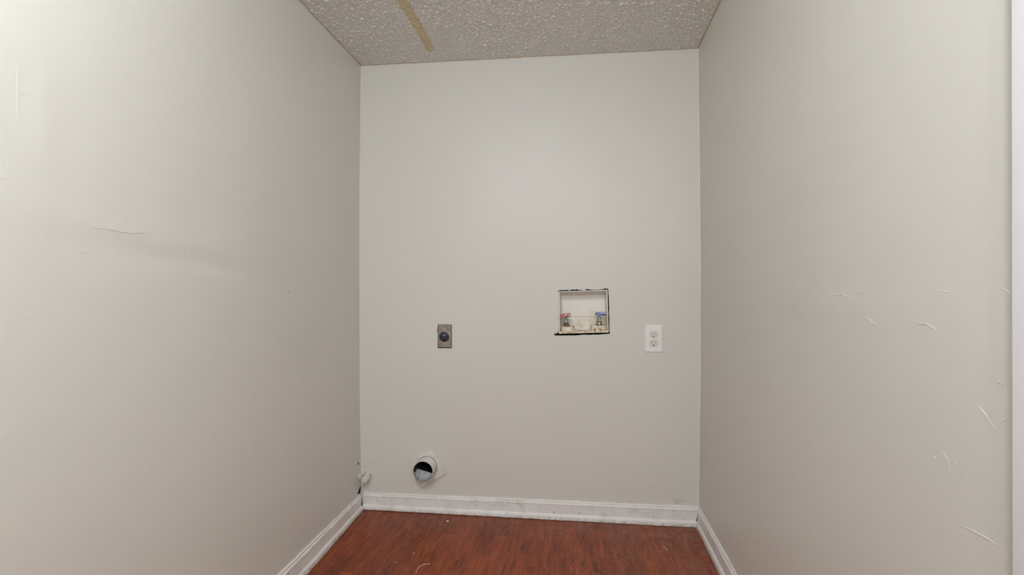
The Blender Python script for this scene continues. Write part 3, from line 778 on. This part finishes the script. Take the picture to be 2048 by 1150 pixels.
for k in range(70):
    x = rr.gauss(560, 62); zfl = zb(x, 905, .01)
    y = rr.uniform(.004, .05)
    r = rr.uniform(.0012, .0042)*(1 if abs(x-560) < 70 else .6)
    zf = lerp(rings[2][3].z, rings[3][3].z, y/BD)
    blob(bm, (zfl.x, y, zf+r*.3), (r, r, r*.65), k, 1, .3)
for bx_, rad in ((aL, .031), (aR, .036)):
    for k in range(26):
        a = rr.uniform(0, 6.28); r = rr.uniform(.0008, .0022); q = rad*rr.uniform(.55, .97)
        blob(bm, (bx_.x+q*math.cos(a), bx_.y+q*math.sin(a), bx_.z+.0003), (r*1.5, r*1.5, r*.5), k, 1, .3)
ru = bm_obj('rust_debris', bm, M_rust, wb); ru['kind'] = 'stuff'

def valve(name, hub, boss_top, tilt, hx, m, label, dark_right):
    h = zb(*hub, .030); t = empty(name, (boss_top.x, .042, boss_top.z)); tag(t, label, 'valve')
    zbt = boss_top.z-.001
    # body: hex nut, conical seat, waist, round bonnet facing forward
    bm = bmesh.new()
    lathe(bm, [(0, zbt), (.0150, zbt), (.0150, zbt+.004), (.0128, zbt+.0045), (.0105, zbt+.013), (.0085, h.z-.004), (.0085, h.z+.004), (0, h.z+.006)], (h.x+(boss_top.x-h.x)*.3, .042, 0), axis='Z', n=6 if dark_right else 8)
    bm_obj('body', bm, M_brass, t, angle=25)
    bm = bmesh.new()
    lathe(bm, [(.0100, .050), (.0118, .046), (.0118, .030), (.0122, .0285), (.0122, .0225), (.0108, .0210), (.0088, .0210), (.0080, .0235), (.0045, .0240), (.0040, .0215), (0, .0215)], (h.x, 0, h.z), n=32)
    bm_obj('hub', bm, M_nickel, t, angle=35)
    bm = bmesh.new(); lathe(bm, [(0, .0195), (.0026, .0197), (.0034, .0212), (.0034, .024)], (h.x, 0, h.z), n=6); bm_obj('screw', bm, M_screw, t)
    bm = bmesh.new(); lathe(bm, [(.0058, .0212), (.0044, .0208), (.0044, .0226)], (h.x, 0, h.z), n=24); bm_obj('washer', bm, M_blackd, t)
    # lever: metal strap rising from the hub, with a vinyl sleeve
    rot = Matrix.Rotation(-tilt, 3, 'Y'); c = zb(*hx, .018)
    bm = bmesh.new()
    box(bm, (h.x, .0270, (h.z+c.z)/2), (.0120, .0030, abs(c.z-h.z)+.004), .0006)
    box(bm, (c.x+.004*math.cos(tilt), .0215, c.z-.0055), (.0420, .0100, .0070), .0012, rot)
    bm_obj('lever', bm, M_grey, t, angle=30)
    bm = bmesh.new()
    box(bm, (0, 0, 0), (.0480, .0170, .0135), .0026, None, 3)
    for v in bm.verts:          # worn sleeve: slightly waisted, ends uneven
        v.co.z *= 1-.10*math.cos(v.co.x/.024*math.pi); v.co.z += .0006*math.sin(v.co.x*260); v.co.y += .0005*math.sin(v.co.x*330)
    bmesh.ops.rotate(bm, verts=bm.verts, cent=(0, 0, 0), matrix=rot); bmesh.ops.translate(bm, verts=bm.verts, vec=(c.x, .0150, c.z))
    bm_obj('handle_sleeve', bm, m, t, angle=40, origin=(c.x, .015, c.z))
    return t
valve('water_valve', (282, 718), aL, math.radians(14), (270, 630), M_red, 'hot water valve with scratched red lever at left inside the box', False)
valve('water_valve', (870, 690), aR, math.radians(0), (895, 600), M_blue, 'cold water valve with scratched blue lever at right inside the box', True)

# ---------------------------------------------------------------- dryer vent
va = Vector((VC[0], 0, VC[2])); vt = tag(empty('dryer_vent', va), 'painted round dryer vent pipe on tilted square flange, low on the back wall', 'vent')
pl_c = Vector(((-.7787-.5933)/2, 0, (.2343+.1775)/2))
bm = bmesh.new(); ang = math.radians(30.0); hw = .0665; nseg = 48
def sq(n):
    out = []
    for k in range(n):
        a = 2*math.pi*k/n; c_, s_ = math.cos(a), math.sin(a); q = hw/max(abs(c_), abs(s_)); x, z = q*c_, q*s_
        out.append((pl_c.x+x*math.cos(ang)-z*math.sin(ang), pl_c.z+x*math.sin(ang)+z*math.cos(ang)))
    return out
sqp = sq(nseg); cir = [(VC[0]+(VR+.0012)*math.cos(2*math.pi*k/nseg+ang), VC[2]+(VR+.0012)*math.sin(2*math.pi*k/nseg+ang)) for k in range(nseg)]
rg = [[bm.verts.new((x, y, z)) for x, z in P] for P, y in ((sqp, -.0008), (sqp, -.0050), (cir, -.0062), (cir, -.0008))]
# one edge stands a little proud of the wall
for j in (0, 1):
    for v in rg[j]: v.co.y -= .0060*max(0, .25+(pl_c.z-v.co.z)/hw*.75+(v.co.x-pl_c.x)/hw*.25)
for A, B in zip(rg, rg[1:]+rg[:1]):
    for k in range(nseg): bm.faces.new((A[k], A[(k+1) % nseg], B[(k+1) % nseg], B[k]))
bm_obj('flange', bm, M_plate_painted, vt, angle=30)
bm = bmesh.new()
lathe(bm, [(VR+.0012, -.0064), (VR+.0022, -.0075), (VR+.0006, -.0085)], (VC[0], 0, VC[2]), n=64); bm_obj('seam_ring', bm, M_lint, vt, smooth=True)
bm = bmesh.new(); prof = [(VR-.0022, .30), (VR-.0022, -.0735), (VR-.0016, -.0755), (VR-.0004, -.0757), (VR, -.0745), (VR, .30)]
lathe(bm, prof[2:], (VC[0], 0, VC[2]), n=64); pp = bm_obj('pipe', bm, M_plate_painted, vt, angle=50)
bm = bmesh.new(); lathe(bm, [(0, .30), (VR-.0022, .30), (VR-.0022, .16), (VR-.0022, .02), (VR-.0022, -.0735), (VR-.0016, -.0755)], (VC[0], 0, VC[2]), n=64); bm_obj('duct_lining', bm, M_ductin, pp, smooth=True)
# added pale flap: the duct's lit lower half, put into colour and shape
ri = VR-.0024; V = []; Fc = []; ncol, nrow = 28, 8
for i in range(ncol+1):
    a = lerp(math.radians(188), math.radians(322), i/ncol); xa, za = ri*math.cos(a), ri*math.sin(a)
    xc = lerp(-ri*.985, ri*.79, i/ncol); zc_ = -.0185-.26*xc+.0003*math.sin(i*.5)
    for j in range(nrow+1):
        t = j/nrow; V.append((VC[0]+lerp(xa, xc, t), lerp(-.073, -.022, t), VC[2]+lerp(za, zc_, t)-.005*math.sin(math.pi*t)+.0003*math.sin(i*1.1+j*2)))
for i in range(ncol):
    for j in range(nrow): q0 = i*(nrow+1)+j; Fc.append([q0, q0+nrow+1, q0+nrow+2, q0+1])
mesh_obj('lit_duct_flap', V, Fc, M_duct, pp, smooth=True)
bm = bmesh.new(); rr = random.Random(8)
for k in range(46):
    a = math.radians(rr.uniform(188, 290)); r = rr.uniform(.0008, .0026)
    blob(bm, (VC[0]+(VR-.0028)*math.cos(a), -.0745+rr.uniform(0, .012), VC[2]+(VR-.0028)*math.sin(a)), (r*1.5, r*1.2, r), k, 1, .35)
o = bm_obj('lint', bm, M_lint, pp); o['kind'] = 'stuff'

# ---------------------------------------------------------------- capped pipe stub in the left corner
sw = Vector(on_back((735, 949), 0)); sf = Vector(on_back(zc((224, 408))[0], -.060))
st_ = tag(empty('capped_pipe', sw), 'painted-over capped pipe stub caulked into the corner above the baseboard', 'pipe')
axis = (sf-Vector((sw.x, 0, sw.z))); ax = axis.normalized(); q = Vector((0, 1, 0)).rotation_difference(-ax).to_matrix()
def along(d): return sf-ax*d
bm = bmesh.new(); lathe(bm, [(.0175, .008), (.0185, .012), (.0185, .034), (.0160, .040), (.0150, .085)], (0, 0, 0), n=10)
bmesh.ops.rotate(bm, verts=bm.verts, cent=(0, 0, 0), matrix=q); bmesh.ops.translate(bm, verts=bm.verts, vec=sf)
for v in bm.verts: v.co.y = min(v.co.y, .004)
bm_obj('fitting', bm, M_plate_painted, st_, angle=30)
bm = bmesh.new(); lathe(bm, [(0, .0005), (.0110, 0), (.0145, .0015), (.0158, .0045), (.0158, .020), (.0140, .022)], (0, 0, 0), n=32)
bmesh.ops.rotate(bm, verts=bm.verts, cent=(0, 0, 0), matrix=q); bmesh.ops.translate(bm, verts=bm.verts, vec=sf)
bm_obj('cap', bm, M_plate_painted, st_, angle=40)
for k, (x, y, sx, sy, sz, d) in enumerate(((300,288,.017,.006,.0055,-.002),(208,300,.009,.007,.012,-.004),(180,312,.006,.007,.010,-.006),(336,330,.0045,.004,.009,-.002),(188,512,.0045,.004,.013,-.003),(172,345,.007,.014,.009,-.012))):
    bm = bmesh.new(); p = on_back(zc((x, y))[0], d); blob(bm, p, (sx, sy, sz), 40+k, 3, .34)
    for v in bm.verts: v.co.z += .0008*math.sin(v.co.x*900+k)*math.sin(v.co.y*700); v.co.x += .0006*math.sin(v.co.z*1100)
    bm_obj('caulking', bm, M_plate_painted, st_, smooth=True)
p = Vector(P_left(zc((128, 372))[0]))
bm = bmesh.new()
lathe(bm, [(0, .0), (.0065, .0005), (.0092, .003), (.0100, .012), (.0112, .030)], (0, 0, 0), n=18)
qq = Vector((0, 1, 0)).rotation_difference(Vector((-.75, .55, .30)).normalized()).to_matrix()
bmesh.ops.rotate(bm, verts=bm.verts, cent=(0, 0, 0), matrix=qq); bmesh.ops.translate(bm, verts=bm.verts, vec=p+Vector((.010, .006, -.001)))
blob(bm, p+Vector((-.001, .004, .011)), (.005, .012, .009), 77, 2, .3)
bm_obj('side_plug', bm, M_plate_painted, st_, angle=50)

# ---------------------------------------------------------------- litter on the floor
def chip(px, py, sx, sy, label, seed, sz=.0012, curl=False):
    P = on_floor((px, py), -.010); z = float(floor_z(P[0], P[1]))
    rr = random.Random(seed); n = rr.choice((5, 6, 7)); bm = bmesh.new(); top = []; bot = []
    for k in range(n):
        a = 2*math.pi*k/n+rr.uniform(-.3, .3); r = rr.uniform(.6, 1.1)
        x, y = P[0]+sx*r*math.cos(a), P[1]+sy*r*math.sin(a); up = rr.uniform(0, sz*1.2)
        top.append(bm.verts.new((x, y, z+sz+up))); bot.append(bm.verts.new((x, y, z+.0001+up*.6)))
    bm.faces.new(top); bm.faces.new(bot[::-1])
    for k in range(n): bm.faces.new((top[k], bot[k], bot[(k+1) % n], top[(k+1) % n]))
    return tag(bm_obj('paint_chip', bm, M_chip, origin=(P[0], P[1], z)), label, 'paint chip', 'loose paint chips on the floor')
fl4 = lambda x, y: (600+x/5.12, 1010+y/5.12)
chip(*fl4(1500, 168), .0070, .0085, 'largest white paint chip, on the floor in front of the back baseboard', 1)
chip(*fl4(1157, 487), .0028, .0030, 'small round white paint chip just above the curled thread', 2)
chip(*fl4(979, 577), .0028, .0026, 'small white paint chip left of the curled thread', 3)
chip(*fl4(632, 92), .0050, .0030, 'flat white paint chip in the left corner below the capped pipe', 4)
chip(*fl4(695, 290), .0018, .0020, 'tiny white paint chip nearest the left baseboard', 5, .0008)
chip(*fl4(1420, 170), .0020, .0024, 'tiny white paint chip just left of the largest chip', 6, .0008)
chip(*fl4(1170, 268), .0020, .0022, 'tiny pale paint chip mid-floor between back baseboard and thread', 7, .0008)
# curled thread
pts = [Vector(on_floor(fl4(*p), -.011)) for p in ((1182,690),(1180,668),(1200,640),(1225,618),(1258,604),(1295,600),(1325,601))]
bm = bmesh.new(); ring0 = None; path = []
for a, b_ in zip(pts, pts[1:]):
    for k in range(4): path.append(a.lerp(b_, k/4))
path.append(pts[-1])
for i, p in enumerate(path):
    t = (path[min(i+1, len(path)-1)]-path[max(i-1, 0)]).normalized(); sd = Vector((0, 0, 1)).cross(t)
    c = Vector((p.x, p.y, float(floor_z(p.x, p.y))+.0012)); r = .0007+.0004*math.sin(i*1.3)**2
    ring = [bm.verts.new(c+sd*r*math.cos(a)+Vector((0, 0, r*math.sin(a)))) for a in np.linspace(0, 2*math.pi, 7)[:-1]]
    if ring0:
        for k in range(6): bm.faces.new((ring0[k], ring0[(k+1) % 6], ring[(k+1) % 6], ring[k]))
    ring0 = ring
tag(bm_obj('thread', bm, M_chip, origin=path[0]), 'short curled white thread lying on the red floor near the photo bottom', 'thread')
# dried paint scuffs on the planks
def scuffs(items, seed):
    f = Flaws(lambda q: on_floor(q, -.0098), Vector((0, 0, 1)), seed)
    for (a, b_, w_) in items: f.ridge([a, b_], w_, .0003)
    for v in f.V: v.z = float(floor_z(v.x, v.y))+.00015+max(0, v.z+.0098)*.8
    return f
r5 = lambda x, y: (1000+x/4.655, 1010+y/4.655)
sc = scuffs([(r5(1495,375),r5(1560,425),.0035),(r5(1510,400),r5(1570,438),.0025),(r5(1500,390),r5(1540,405),.004),(r5(470,258),r5(520,262),.003),(r5(540,258),r5(595,275),.0028),
             (r5(680,440),r5(702,412),.0022),(r5(828,247),r5(855,228),.0025),(r5(1865,575),r5(1935,645),.0016),(r5(368,308),r5(415,315),.002)], 31)
sm = simple('pale_scuff', (.50, .40, .38, 1), .7, nscale=300, col2=(.25, .09, .06, 1))
o = sc.build('scuffs', sm, fl)
